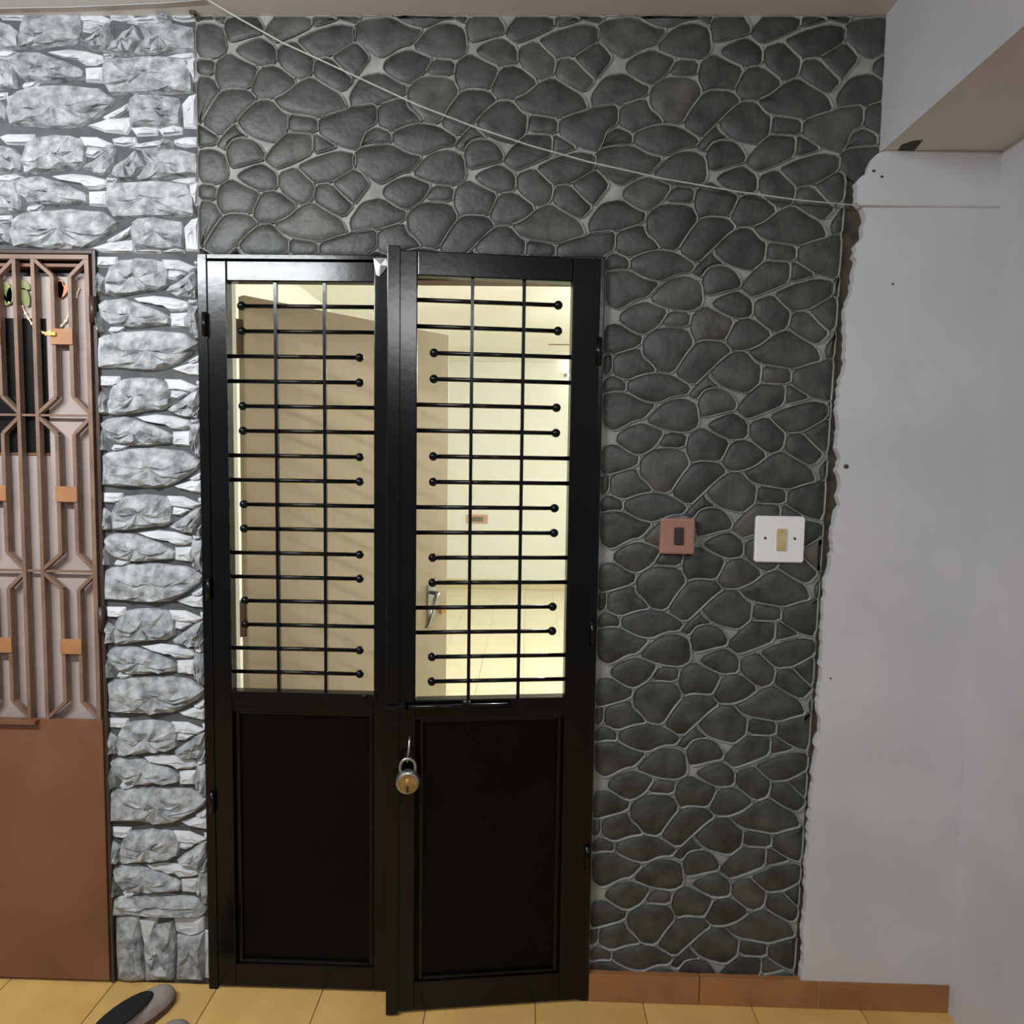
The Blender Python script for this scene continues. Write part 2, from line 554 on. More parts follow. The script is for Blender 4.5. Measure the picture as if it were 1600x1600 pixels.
def dark_stone(poly, k):
    """domed stone lying a little below the raised joints"""
    p0 = inset(poly, 0.0024)
    if abs(area2(p0)) < 9e-5:
        return
    p1 = inset(p0, 0.0040)
    cx = sum(p[0] for p in p0)/len(p0)
    cz = sum(p[1] for p in p0)/len(p0)
    p2 = [(cx+(x-cx)*0.62, cz+(z-cz)*0.62) for x, z in p1]
    bm = bmesh.new()
    n = len(p0)
    tilt = Vector((random.uniform(-.02, .02), random.uniform(-.03, .03)))
    rings = [[bm.verts.new((x-cx, -0.0002, z-cz)) for x, z in p0],
             [bm.verts.new((x-cx, -0.0030+0.4*(tilt.x*(x-cx)+tilt.y*(z-cz)), z-cz)) for x, z in p1],
             [bm.verts.new((x-cx, -0.0052+(tilt.x*(x-cx)+tilt.y*(z-cz)), z-cz)) for x, z in p2]]
    for A, B in zip(rings, rings[1:]):
        for i in range(n):
            bm.faces.new((A[i], A[(i+1) % n], B[(i+1) % n], B[i]))
    bm.faces.new(rings[-1])
    o = build('stone', bm, 'dark_stone', dark, smooth=True)
    o.location = (cx, 0, cz)
mort = bmesh.new()
def joint(poly):
    p1 = inset(poly, 0.0014)
    p2 = inset(poly, 0.0027)
    n = len(poly)
    a = [mort.verts.new((x, -0.0060, z)) for x, z in poly]
    b = [mort.verts.new((x, -0.0048, z)) for x, z in p1]
    c = [mort.verts.new((x, 0.0, z)) for x, z in p2]
    for A, B in ((a, b), (b, c)):
        for i in range(n):
            mort.faces.new((A[i], A[(i+1) % n], B[(i+1) % n], B[i]))
cnt = 0
for i in range(-3, 3):
    for j in range(-8, 5):
        for p in TW:
            q = [(x+i*PX, z+j*PZ) for x, z in p]
            q = clip(q, -1, 0, -FX_L)
            q = clip(q, 0, 1, CEIL-0.001) if q else q
            q = clip(q, 0, -1, -(FZ0-0.012)) if q else q
            if not q:
                continue
            mz = sum(v[1] for v in q)/len(q)
            if mz > Z_STEP-0.02:
                q = clip(q, 1, 0, FX_RT)
            else:
                q = clip(q, 1, SLX, FX_R+SLX*FZR)
            if len(q) < 3:
                continue
            if any(v[0] < DX1 and v[1] < DZ for v in q):
                qa = clip(q, -1, 0, -(DX1+0.0005))
                qb = clip(q, 0, -1, -(DZ+0.0005))
                aa = abs(area2(qa)) if len(qa) > 2 else 0
                ab = abs(area2(qb)) if len(qb) > 2 else 0
                q = qa if aa >= ab else qb
            q = clean(q)
            if len(q) < 3 or abs(area2(q)) < 1.5e-4:
                continue
            q = clean(chaikin(q, 0.2), 0.0008)
            joint(q)
            dark_stone(q, cnt)
            cnt += 1
o = build('mortar_joints', mort, 'mortar', dark)
print('dark stones', cnt)

# ---------------------------------------------------------------- pale stacked stone facing
FX_L2 = -2.3
zst = wz(240, 398)
pface = [(-2.3, GZ), (-2.3, CEIL), (FX_L, CEIL), (FX_L, 2.0), (OX0, 2.0), (OX0, 0.0), (GX1, 0.0), (GX1, GZ)]
pale = prism('pale_stone_facing', pface, 0.0005, 0.0045, 'dark_mortar', wall_back)
pale['label'] = 'pale grey stacked ledge stones with dark gaps'
def L_(l):
    return [(a/5.0, 190+b/5.0) for a, b in l]
R, W_ = 'pale_rock', 'pale_flake'
PT = [
 (R, L_([(200,240),(225,180),(300,130),(450,112),(560,120),(650,140),(678,200),(672,330),(600,370),(480,378),(300,408),(205,408),(192,320)])),
 (W_, L_([(5,125),(60,105),(270,105),(275,160),(230,180),(60,175)])),
 (R, L_([(-120,220),(30,195),(120,225),(185,280),(190,400),(100,410),(-120,400)])),
 (W_, L_([(635,125),(760,128),(895,185),(850,222),(720,200),(655,198)])),
 (W_, L_([(885,140),(960,125),(1060,130),(1072,170),(980,190),(900,178)])),
 (R, L_([(668,372),(750,310),(860,225),(905,215),(912,330),(872,428),(760,418)])),
 (W_, L_([(685,212),(760,218),(805,235),(740,278),(680,268)])),
 (R, L_([(878,428),(905,360),(1000,285),(1070,232),(1100,300),(1130,350),(1075,455),(980,462),(900,438)])),
 (W_, L_([(1020,205),(1080,180),(1240,152),(1250,198),(1100,218)])),
 (R, L_([(1110,222),(1180,212),(1400,225),(1540,260),(1575,300),(1575,415),(1400,432),(1280,452),(1110,468),(1085,450),(1160,335)])),
 (W_, L_([(1365,150),(1450,128),(1575,128),(1575,188),(1450,200),(1380,182)])),
 (R, L_([(1255,150),(1290,138),(1362,172),(1368,215),(1262,202)])),
 (W_, L_([(-40,430),(110,415),(182,435),(110,476),(0,470)])),
 (R, L_([(130,490),(180,450),(330,435),(420,465),(560,510),(660,560),(698,590),(692,638),(560,650),(450,663),(330,660),(240,645),(160,570)])),
 (W_, L_([(410,432),(560,414),(700,428),(825,460),(838,500),(780,525),(700,524),(640,482),(520,462)])),
 (R, L_([(-100,480),(0,478),(118,485),(150,570),(170,700),(80,712),(-100,720)])),
 (W_, L_([(702,555),(835,548),(838,662),(706,652)])),
 (R, L_([(842,490),(960,482),(1080,480),(1300,475),(1470,502),(1508,570),(1530,738),(1450,742),(1200,744),(900,754),(858,690),(838,600)])),
 (W_, L_([(840,445),(912,450),(900,472),(850,477)])),
 (W_, L_([(1325,475),(1400,450),(1532,440),(1532,482),(1475,500)])),
 (W_, L_([(1485,510),(1575,468),(1575,570),(1575,630),(1532,655),(1512,580)])),
 (W_, L_([(215,690),(230,665),(357,653),(310,697),(240,708)])),
 (R, L_([(103,780),(180,730),(320,702),(560,688),(800,710),(925,790),(900,840),(820,900),(720,962),(660,992),(500,1004),(300,990),(120,984),(98,880)])),
 (W_, L_([(-60,742),(90,738),(92,775),(0,792)])),
 (R, L_([(-100,800),(0,802),(70,812),(96,870),(98,960),(-100,960)])),
 (W_, L_([(840,932),(960,862),(1040,813),(1034,862),(960,912),(880,948)])),
 (W_, L_([(720,992),(860,948),(1040,932),(1052,1000),(1022,1054),(850,1034)])),
 (R, L_([(1045,790),(1090,765),(1230,758),(1430,790),(1438,880),(1430,992),(1280,1002),(1060,985),(1040,880)])),
 (W_, L_([(1447,830),(1500,770),(1575,750),(1575,1012),(1460,1008)])),
 (W_, L_([(1055,1012),(1150,1005),(1255,1012),(1250,1062),(1100,1068)])),
 (W_, L_([(1265,1020),(1380,992),(1440,1012),(1440,1052),(1300,1068)])),
]
PW = [(m_, [(on_y(a, b).x, on_y(a, b).z) for a, b in p]) for m_, p in PT]
PPZ = wz(70, 278)-wz(70, 467)
SH = wx(161, 430)-wx(39, 430)     # the strip beside the gate is cut further along the pattern
def pale_stone(m_, poly):
    poly = clean(poly, 0.003)
    if len(poly) < 3:
        return
    poly = inset(poly, -0.0022)
    if m_ == R:      # break the long edges
        pp = []
        for i in range(len(poly)):
            a, b = Vector(poly[i]), Vector(poly[(i+1) % len(poly)])
            pp.append(tuple(a))
            if (b-a).length > 0.026:
                pp.append(tuple(a.lerp(b, random.uniform(.4, .6))+Vector((random.uniform(-.0015, .0015), random.uniform(-.0022, .0022)))))
        poly = pp
    n = len(poly)
    p1 = inset(poly, 0.0034)
    cx = sum(p[0] for p in poly)/n
    cz = sum(p[1] for p in poly)/n
    hgt = 0.0155 if m_ == R else 0.008
    HB = max(v[1] for v in poly)-min(v[1] for v in poly)
    p2 = [(cx+(x-cx)*random.uniform(.66, .86), cz-0.11*HB+(z-cz)*random.uniform(.52, .76)) for x, z in p1]
    p3 = [(cx+(x-cx)*random.uniform(.30, .52), cz-0.15*HB+(z-cz)*random.uniform(.22, .46)) for x, z in p1]
    bm = bmesh.new()
    rings = [[bm.verts.new((x-cx, 0.0, z-cz)) for x, z in poly],
             [bm.verts.new((x-cx, -hgt*random.uniform(.35, .70)*(1.0 if z > cz else 1.35), z-cz)) for x, z in p1],
             [bm.verts.new((x-cx, -hgt*random.uniform(.80, 1.65), z-cz)) for x, z in p2],
             [bm.verts.new((x-cx, -hgt*random.uniform(.85, 1.75), z-cz)) for x, z in p3]]
    for A, B in zip(rings, rings[1:]):
        for i in range(n):
            bm.faces.new((A[i], A[(i+1) % n], B[(i+1) % n], B[i]))
    c = bm.verts.new((0, -hgt*random.uniform(.9, 1.5), 0))
    for i in range(n):
        bm.faces.new((rings[-1][i], rings[-1][(i+1) % n], c))
    bmesh.ops.triangulate(bm, faces=list(bm.faces))
    o = build('stone', bm, m_, pale)
    o.location = (cx, 0, cz)
ZB = wz(250, 1428)                 # the bottom row stands upright
for k in range(-8, 3):
    for m_, p in PW:
        q = [(x, z+k*PPZ) for x, z in p]
        q = clip(q, 0, 1, CEIL-0.001)
        if q:
            q = clip(q, 1, 0, FX_L-0.001)
        if q and len(q) > 2 and sum(v[1] for v in q)/len(q) > zst:
            q = clip(q, 0, -1, -(GZ-0.004))
            if len(q) > 2 and abs(area2(q)) > 1.2e-4:
                pale_stone(m_, q)
        q = [(x+SH, z+k*PPZ) for x, z in p]
        q = clip(q, 0, 1, zst)
        if q:
            q = clip(q, 1, 0, OX0-0.002)
        if q:
            q = clip(q, -1, 0, -(GX1+0.001))
        if q:
            q = clip(q, 0, -1, -ZB)
        if len(q) > 2 and abs(area2(q)) > 1.2e-4:
            pale_stone(m_, q)
for m_, l in ((R, [(640,1012),(755,1010),(765,1120),(795,1350),(650,1352)]),
              (W_, [(765,1035),(860,1012),(850,1060),(800,1090),(795,1170),(775,1110)]),
              (R, [(800,1095),(860,1062),(940,1040),(958,1160),(945,1345),(802,1350),(790,1200)]),
              (W_, [(950,1022),(1110,1016),(1108,1088),(1040,1108),(960,1085)]),
              (R, [(968,1115),(1040,1112),(1108,1100),(1112,1345),(968,1345)]),
              (W_, [(1118,1092),(1150,1090),(1152,1345),(1122,1345)])):
    q = [(on_y(a/3.478, 1140+b/3.478).x, max(0.004, on_y(a/3.478, 1140+b/3.478).z)) for a, b in l]
    q = clip(clip(q, 1, 0, OX0-0.002), -1, 0, -(GX1+0.001))
    pale_stone(m_, q)

# ---------------------------------------------------------------- skirting
sk = empty('trim_1', (0, 0, 0))
tag(sk, 'brown tile skirting along the foot of the dark stones', 'skirting', kind='structure')
xs = [OX1, wx(1090, 1540), wx(1275, 1540), X_SIDE-0.007]
for a, b in zip(xs, xs[1:]):
    box('tile', (a+0.001, -0.0225, 0.0005), (b-0.001, 0.0, FZ0), 'skirting_tile', sk, 0.002)

# ================================================================== THE ROOM BEHIND THE GATE
RY0, RY1, RX0, RX1 = WT, 6.35, -1.55, 2.6
fi = box('floor_room', (RX0, RY0, -0.05), (RX1, RY1, -0.004), 'cream_joint')
tag(fi, 'cream tiled floor of the lit room behind the gate', 'floor', kind='structure')
PT2 = 0.309
tm2 = None
for i in range(-6, 10):
    for j in range(0, 21):
        x0 = -0.02+i*PT2
        if x0 < RX0 or x0+PT2 > RX1:
            continue
        if tm2 is None:
            b_ = bmesh.new()
            bm_box(b_, (0.001, 0.001, -0.01), (PT2-0.001, PT2-0.001, 0.0))
            t_ = build('tile', b_, 'cream_tile', fi)
            tm2 = t_.data
        else:
            t_ = obj('tile', tm2, None, fi)
        y0 = RY0+j*PT2
        if y0+PT2 > RY1:
            bpy.data.objects.remove(t_)
            continue
        t_.location = (x0, y0, 0)
tag(box('wall_far', (RX0, RY1, 0), (RX1, RY1+0.1, CEIL), 'cream_wall'), 'cream far wall of the lit room', 'wall', kind='structure')
tag(box('wall_room_left', (RX0-0.1, RY0, 0), (RX0, RY1, CEIL), 'cream_wall'), 'cream left wall of the lit room', 'wall', kind='structure')
tag(box('wall_room_right', (RX1, RY0, 0), (RX1+0.1, RY1, CEIL), 'cream_wall'), 'cream right wall of the lit room', 'wall', kind='structure')
tag(box('ceiling_room', (RX0, RY0, CEIL), (RX1, RY1, CEIL+0.08), 'cream_ceiling'), 'cream ceiling of the lit room', 'ceiling', kind='structure')
tag(box('wall_room_front', (X_SIDE+0.2, RY0-0.02, 0), (RX1, RY0, CEIL), 'cream_wall'), 'inner side of the front wall beside the doorway', 'wall', kind='structure')
tag(box('baseboard_far', (RX0, RY1-0.012, 0), (RX1, RY1, 0.115), 'cream_skirting'), 'tan tile skirting at the foot of the far wall', 'skirting', kind='structure')

# plastered reveal and the inner wooden frame of the doorway
fr = empty('inner_door_frame', (0, 0, 0))
tag(fr, 'wooden frame and plastered reveal of the room door behind the black gate', 'door frame')
box('reveal', (OX0, 0.032, 0), (OX0+0.027, WT+0.01, OZ-0.012), 'pale_reveal', fr)
box('reveal', (OX1-0.034, 0.032, 0), (OX1, WT+0.01, OZ-0.012), 'pale_reveal', fr)
box('head_board', (OX0+0.027, 0.032, OZ-0.022), (OX1-0.034, WT-0.05, OZ), 'pale_reveal', fr)
box('head_rail', (OX0+0.027, WT-0.05, OZ-0.034), (OX1-0.034, WT+0.01, OZ), 'brown_wood', fr, 0.002)

# the beige wooden door standing open into the room
hx, hy = wx(385, 800, 0.19), 0.19
fx, fy = -0.1155*(1.9+0.82), 0.82
ang = math.atan2(fy-hy, fx-hx)
dw = math.hypot(fx-hx, fy-hy)
idr = empty('wooden_door', (hx, hy, 0), ang)
tag(idr, 'plain beige wooden door standing open into the lit room', 'door')
box('leaf', (0, 0, 0.012), (dw, 0.034, 1.985), 'beige_door', idr, 0.002)
zl = 0.96
box('lock_plate', (dw-0.105, -0.006, zl-0.085), (dw-0.065, 0.0, zl+0.075), 'steel', idr, 0.003)
tube('lever_handle', [(dw-0.085, -0.005, zl+0.045), (dw-0.085, -0.045, zl+0.045), (dw-0.10, -0.05, zl+0.04), (dw-0.125, -0.05, zl-0.02), (dw-0.15, -0.05, zl-0.075)], 0.008, 'steel', idr)
disc_lathe('key_barrel', (dw-0.028, 0, zl-0.03), [(0, -0.012), (0.012, -0.012), (0.016, -0.006), (0.018, 0.0)], 'brass', idr, 20)
for z in (0.30, 1.02, 1.86):
    box('hinge', (-0.028, 0.006, z-0.055), (0.001, 0.026, z+0.055), 'hinge_bronze', idr, 0.002)

# switchboard on the far wall
q0, q1 = on_y(729, 804, RY1-0.02), on_y(762, 818, RY1-0.02)
sb = empty('switchboard', ((q0.x+q1.x)/2, RY1, (q0.z+q1.z)/2))
tag(sb, 'small pink switchboard with a grey switch row on the far cream wall', 'switchboard')
hw, hh = (q1.x-q0.x)/2, (q0.z-q1.z)/2
box('back_plate', (-hw, -0.02, -hh), (hw, 0, hh), 'pink_plastic', sb, 0.004)
for k in range(3):
    a = -hw*0.62+k*hw*0.42
    box('switch', (a, -0.028, -hh*0.5), (a+hw*0.38, -0.02, hh*0.5), 'grey_plastic', sb, 0.002)
# lit tube on the far wall
t0 = on_y(885, 586, RY1-0.05)
tl = empty('tube_light', (t0.x, RY1, t0.z))
tag(tl, 'lit fluorescent tube light on the far cream wall', 'tube light')
box('batten', (-0.02, -0.035, -0.02), (1.25, 0, 0.02), 'white_plastic', tl, 0.004)
box('end_holder', (-0.015, -0.075, -0.018), (0.010, -0.035, 0.018), 'grey_plastic', tl, 0.003)
box('end_holder', (1.22, -0.075, -0.018), (1.245, -0.035, 0.018), 'grey_plastic', tl, 0.003)
tube('tube', [(0.01, -0.058, 0), (1.22, -0.058, 0)], 0.014, 'tube_glass', tl, 14)
# ceiling fan, one blade tip in view
fp = on_y(857, 538, 3.0)
fan = empty('ceiling_fan', (fp.x+0.62, 3.0, fp.z))
tag(fan, 'ceiling fan in the lit room with one blade tip showing', 'fan')
tube('down_rod', [(0, 0, 0.04), (0, 0, CEIL-fp.z)], 0.012, 'brown_wood', fan)
bm = bmesh.new()
bmesh.ops.create_cone(bm, cap_ends=True, segments=28, radius1=0.10, radius2=0.085, depth=0.07)
bmesh.ops.bevel(bm, geom=list(bm.edges), offset=0.008, segments=2, affect='EDGES')
build('motor', bm, 'brown_wood', fan, True)
for k in range(3):
    a = math.pi+k*2*math.pi/3
    bm = bmesh.new()
    bm_box(bm, (0.09, -0.06, -0.004), (0.62, 0.06, 0.002), 0.0015)
    bmesh.ops.rotate(bm, cent=(0, 0, 0), matrix=Matrix.Rotation(math.radians(-8.5), 3, 'X'), verts=bm.verts)
    bmesh.ops.rotate(bm, cent=(0, 0, 0), matrix=Matrix.Rotation(a, 3, 'Z'), verts=bm.verts)
    build('blade', bm, 'brown_wood', fan)

# ================================================================== THE BLACK STEEL GATE
gf = empty('gate_surround', (DX0, 0, 0))
tag(gf, 'black steel frame around the double entrance gate', 'gate frame')
gw = DX1-DX0
box('jamb', (0, -0.022, 0.0), (0.026, 0.03, DZ), 'black_paint', gf, 0.002)
box('jamb', (gw-0.026, -0.022, 0.0), (gw, 0.03, DZ), 'black_paint', gf, 0.002)
box('head', (0.026, -0.022, DZ-0.014), (gw-0.026, 0.03, DZ), 'black_paint', gf, 0.002)
for z in (0.55, 1.15, 1.86):
    tube('hinge', [(0.020, -0.026, z-0.03), (0.020, -0.026, z+0.03)], 0.007, 'black_paint', gf)
for z in (0.42, 1.05, 1.80):
    tube('hinge', [(gw-0.012, -0.026, z-0.035), (gw-0.012, -0.026, z+0.035)], 0.008, 'black_paint', gf)

def gate_leaf(root, fn, edges, order, ys_top, ys_bot, vb, YF, ball_px, panel, bottom):
    """root: Empty; fn(px, py) -> local (x, z); YF: local depth of the front face"""
    x_out0, x_in0, x_in1, x_out1 = edges['x0'], edges['xi0'], edges['xi1'], edges['x1']
    zt, zi1, zi0, zb = edges['zt'], edges['zi1'], edges['zi0'], edges['zb']
    yb = YF+0.036
    px0, px1, pz0, pz1 = panel
    # stiles and rails
    box('stile', (x_out0, YF, zb), (x_in0, yb, zt), 'black_paint', root, 0.003)
    box('stile', (x_in1, YF, zb), (x_out1, yb, zt), 'black_paint', root, 0.003)
    box('rail', (x_in0, YF+0.0006, zi1), (x_in1, yb, zt), 'black_paint', root, 0.003)
    box('rail', (x_in0, YF+0.0006, pz1), (x_in1, yb, zi0), 'black_paint', root, 0.003)
    box('rail', (x_in0, YF+0.0006, zb), (x_in1, yb, pz0), 'black_paint', root, 0.003)
    pn = box('lower_panel', (x_in0, YF+0.014, pz0-0.002), (x_in1, YF+0.020, pz1+0.002), 'black_sheet', root)
    for (a, b) in (((px0, YF+0.006, pz0), (px0+0.010, YF+0.016, pz1)), ((px1-0.010, YF+0.006, pz0), (px1, YF+0.016, pz1)),
                   ((px0+0.010, YF+0.006, pz1-0.010), (px1-0.010, YF+0.016, pz1)), ((px0+0.010, YF+0.006, pz0), (px1-0.010, YF+0.016, pz0+0.010))):
        box('bead_strip', a, b, 'black_paint', pn, 0.003)
    n = 16
    ym = YF+0.016
    for k in range(n):
        z = ys_top+(ys_bot-ys_top)*k/(n-1)
        left_ball = order[(k//2) % 2] == 'L'
        xb = ball_px[0] if left_ball else ball_px[1]
        a, b = (xb, x_in1+0.004) if left_ball else (x_in0-0.004, xb)
        o = tube('rod', [(a, ym, z), (b, ym, z)], 0.0058, 'black_paint', root, 8)
        sphere('ball', (xb, ym, z), 0.0118, 'black_paint', o, seg=14)
    for x in vb:
        box('upright', (x-0.0042, ym-0.008, zi0-0.002), (x+0.0042, ym+0.004, zi1+0.002), 'black_paint', root)

# left leaf, closed
YL = -0.018
def fl(px, py):
    q = on_y(px, py, YL)
    return (q.x, q.z)
X0L = wx(329, 800, YL)-0.004
ll = empty('gate_leaf', (X0L, 0, 0.004))
tag(ll, 'closed left leaf of the black gate, beside the pale stones', 'gate', 'leaves of the black entrance gate')
def lx(px, py, Y=YL):
    return wx(px, py, Y)-X0L
def lz(px, py, Y=YL):
    return wz(px, py, Y)-0.004
YR_ = YL+0.016
gate_leaf(ll, None, dict(x0=0, xi0=lx(358, 760), xi1=lx(584, 760), x1=lx(640, 800), zt=DZ-0.014-0.006, zi1=lz(470, 440), zi0=lz(470, 1083), zb=0.004),
          'LR', lz(470, 479, YR_), lz(470, 1051, YR_), [lx(434, 760, YR_), lx(509, 760, YR_)], YL, (lx(381, 760, YR_), lx(562, 760, YR_)),
          (lx(370, 1300), lx(582, 1300), lz(470, 1509), lz(470, 1113)), None)
for k in (566, 583):
    a = on_y(k, 1088, YL)
    box('bolt_bracket', (a.x-X0L, YL-0.012, a.z-0.010), (a.x-X0L+0.012, YL, a.z), 'black_paint', ll, 0.002)

bm = bmesh.new()
pv = []
for (px, py) in ((584, 404), (594, 403), (604, 404), (606, 416), (600, 424), (593, 432), (588, 430), (586, 418)):
    q = on_y(px, py, YL-0.003)
    pv.append(bm.verts.new((q.x-X0L, YL-0.002-random.uniform(0, .004), q.z-0.004)))
q = on_y(595, 415, YL-0.003)
c = bm.verts.new((q.x-X0L, YL-0.009, q.z-0.004))
for i in range(len(pv)):
    bm.faces.new((pv[i], pv[(i+1) % len(pv)], c))
o = build('tape_patch', bm, 'steel', ll)
o['label'] = 'crumpled shiny tape on the corner'

# right leaf, swung a little towards the viewer
HYP = -0.022
hxp = wx(938, 900, HYP)
PHI = math.atan2(0.073, 0.552)
rl = empty('gate_leaf', (hxp, HYP, 0.004), PHI)
tag(rl, 'right leaf of the black gate standing slightly ajar, carrying the padlock', 'gate', 'leaves of the black entrance gate')
eu = Vector((math.cos(PHI), math.sin(PHI), 0))
en = Vector((math.sin(PHI), -math.cos(PHI), 0))
H0 = Vector((hxp, HYP, 0.004))
def onleaf(px, py, off=0.0):
    d = ray(px, py)
    t = (H0+en*off-CAMPOS).dot(en)/d.dot(en)
    q = CAMPOS+d*t-H0
    return (q.dot(eu), q.z)
zt_r = onleaf(760, 396)[1]
gate_leaf(rl, None, dict(x0=onleaf(608, 900)[0], xi0=onleaf(651, 760)[0], xi1=onleaf(889, 760)[0], x1=onleaf(927, 800)[0]+0.006,
                         zt=zt_r, zi1=onleaf(770, 435)[1], zi0=onleaf(770, 1092)[1], zb=0.004),
          'RL', onleaf(770, 473, -0.016)[1], onleaf(770, 1063, -0.016)[1], [onleaf(735, 760, -0.016)[0], onleaf(814, 760, -0.016)[0]], 0.0,
          (onleaf(677, 760, -0.016)[0], onleaf(867, 760, -0.016)[0]),
          (onleaf(655, 1300)[0], onleaf(874, 1300)[0], onleaf(770, 1527)[1], onleaf(770, 1122)[1]), None)
xa = onleaf(604, 900, 0.007)[0]
box('meeting_strip', (xa, -0.007, 0.002), (xa+0.033, 0.002, zt_r+0.008), 'black_paint', rl, 0.002)
# sliding bolt on the mid rail
b0, b1 = onleaf(600, 1108, 0.012), onleaf(798, 1099, 0.012)
zb_ = (b0[1]+b1[1])/2
bt = tube('sliding_bolt', [(b0[0], -0.013, zb_), (b1[0], -0.013, zb_)], 0.006, 'black_paint', rl, 12)
for px in (628, 729):
    x = onleaf(px, 1098, 0.012)[0]
    box('bolt_guide', (x-0.010, -0.024, zb_-0.012), (x+0.010, 0.0, zb_+0.012), 'black_paint', bt, 0.003)
# hasp staple on the stile that holds the padlock
h0, h1 = onleaf(640, 1157, 0.012), onleaf(637, 1186, 0.02)
st = tube('hasp_staple', [(h0[0]+0.001, -0.004, h0[1]+0.008), (h0[0], -0.016, h0[1]), (h0[0]-0.002, -0.024, (h0[1]+h1[1])/2),
                          (h1[0], -0.028, h1[1]), (h1[0]-0.001, -0.022, h1[1]-0.008), (h1[0]-0.001, -0.004, h1[1]-0.012)], 0.0032, 'steel', rl, 10)

# padlock
pc = on_y(637, 1221, -0.125)
pl = empty('padlock', (pc.x, pc.y, pc.z), PHI)
tag(pl, 'round steel and brass padlock hanging from the hasp on the black gate', 'padlock')
R_ = 0.0315
disc_lathe('body', (0, 0, 0), [(0, -0.0135), (R_*0.80, -0.0135), (R_*0.93, -0.011), (R_, -0.006), (R_, 0.006), (R_*0.93, 0.011), (0, 0.0125)], 'steel', pl, 40)
disc_lathe('brass_face', (0, 0, 0), [(0, -0.0150), (R_*0.74, -0.0148), (R_*0.78, -0.0130)], 'lock_brass', pl, 40)
disc_lathe('stud', (0, 0, 0.008), [(0, -0.0195), (0.004, -0.0188), (0.006, -0.016), (0.0065, -0.0145)], 'brass', pl, 20)
box('keyhole_cover', (-0.0035, -0.0165, -0.022), (0.0035, -0.0145, -0.006), 'dark_plastic', pl, 0.001)
sp = [(-0.0195, 0, 0.020)]
for k in range(0, 13):
    t = math.pi-math.pi*k/12
    sp.append((0.0195*math.cos(t), 0, 0.040+0.021*math.sin(t)))
sp.append((0.0195, 0, 0.020))
tube('shackle', sp, 0.0043, 'steel', pl, 12)

# ================================================================== THE BROWN GRILLE GATE OF THE NEXT DOOR
YG = -0.014
def gx(px, py):
    return on_y(px, py, YG).x
def gz(px, py):
    return on_y(px, py, YG).z
ngf = empty('gate_surround', (GX1, 0, 0))
tag(ngf, 'dark brown steel frame of the grille gate at the left edge', 'gate frame')
GXi = wx(141, 470, YG)+0.012
box('jamb', (GXi-GX1-0.008, -0.012, 0), (0, 0.05, GZ), 'brown_steel', ngf, 0.003)
box('head', (GX0-GX1, -0.010, GZ-0.012), (GXi-GX1-0.008, 0.05, GZ), 'brown_steel', ngf, 0.003)
box('jamb', (GX0-GX1, -0.012, 0), (GX0-GX1+0.04, 0.05, GZ-0.012), 'brown_steel', ngf, 0.003)
gg = empty('grille_gate', (0, 0, 0.004))
tag(gg, 'brown grille gate with octagon bar pattern and solid lower sheet, left of the pale stones', 'gate')
BW = 0.0100
YG1 = YG+0.018
xr = gx(137, 500)
zt = gz(70, 401)-0.004
zmid = gz(80, 1124)-0.004
xA, xB = gx(53, 500), xr                 # one motif from xA to xB
mw = xB-xA
gap = gx(50, 500)-gx(21, 500)
zn = [zt, gz(100, 649)-0.004, gz(100, 893)-0.004, zmid]
x_left = GX0+0.05
box('top_bar', (x_left, YG, zt-0.006), (xr+0.006, YG1, zt+0.006), 'grille_paint', gg, 0.001)
box('side_bar', (xr-0.006, YG, zmid), (xr+0.006, YG1, zt-0.006), 'grille_paint', gg, 0.001)
for m_ in range(0, 6):
    b1_ = xr-m_*(mw+gap)
    a1_ = b1_-mw
    if a1_ < x_left:
        break
    if m_ > 0:
        box('upright_bar', (b1_-BW/2, YG, zmid), (b1_+BW/2, YG1, zt-0.006), 'grille_paint', gg)
    box('upright_bar', (a1_-BW/2, YG, zmid), (a1_+BW/2, YG1, zt-0.006), 'grille_paint', gg)
    p0, p1 = a1_+mw*0.355, a1_+mw*0.68
    for k in range(3):
        z1, z0 = zn[k], zn[k+1]
        dz = mw*0.34
        for xe, xp in ((a1_, p0), (b1_, p1)):
            bar2('diagonal_bar', (xe, z1-0.004), (xp, z1-dz), BW*0.9, YG+0.001, YG1-0.001, 'grille_paint', gg)
            bar2('diagonal_bar', (xp, z0+dz), (xe, z0+0.004), BW*0.9, YG+0.001, YG1-0.001, 'grille_paint', gg)
            box('upright_bar', (xp-BW/2, YG, z0+dz), (xp+BW/2, YG1, z1-dz), 'grille_paint', gg)
        zc = (z0+z1)/2
        box('spacer_plate', (p0-0.006, YG-0.004, zc-0.021), (p1+0.006, YG, zc+0.021), 'orange_plate', gg, 0.001)
    for k in (1, 2):
        box('cross_bar', (a1_-gap, YG+0.004, zn[k]-0.003), (b1_, YG+0.010, zn[k]+0.003), 'grille_paint', gg)
box('lower_sheet', (x_left, YG-0.001, 0.006), (GXi-0.010, YG+0.012, zmid), 'brown_sheet', gg, 0.002)
q = on_y(58, 1128, YG-0.01)
box('latch_bar', (x_left, YG-0.020, q.z-0.010), (q.x, YG-0.001, q.z+0.002), 'brown_sheet', gg, 0.002)
q = on_y(71, 523, YG-0.01)
box('latch_tongue', (q.x-0.003, YG-0.010, q.z-0.006), (q.x+0.026, YG-0.004, q.z+0.004), 'brass', gg, 0.001)
for py in (487, 970):
    zc = gz(150, py)
    tube('hinge', [(GXi-0.003, YG-0.004, zc-0.035), (GXi-0.003, YG-0.004, zc+0.035)], 0.009, 'brown_steel', gg, 12)

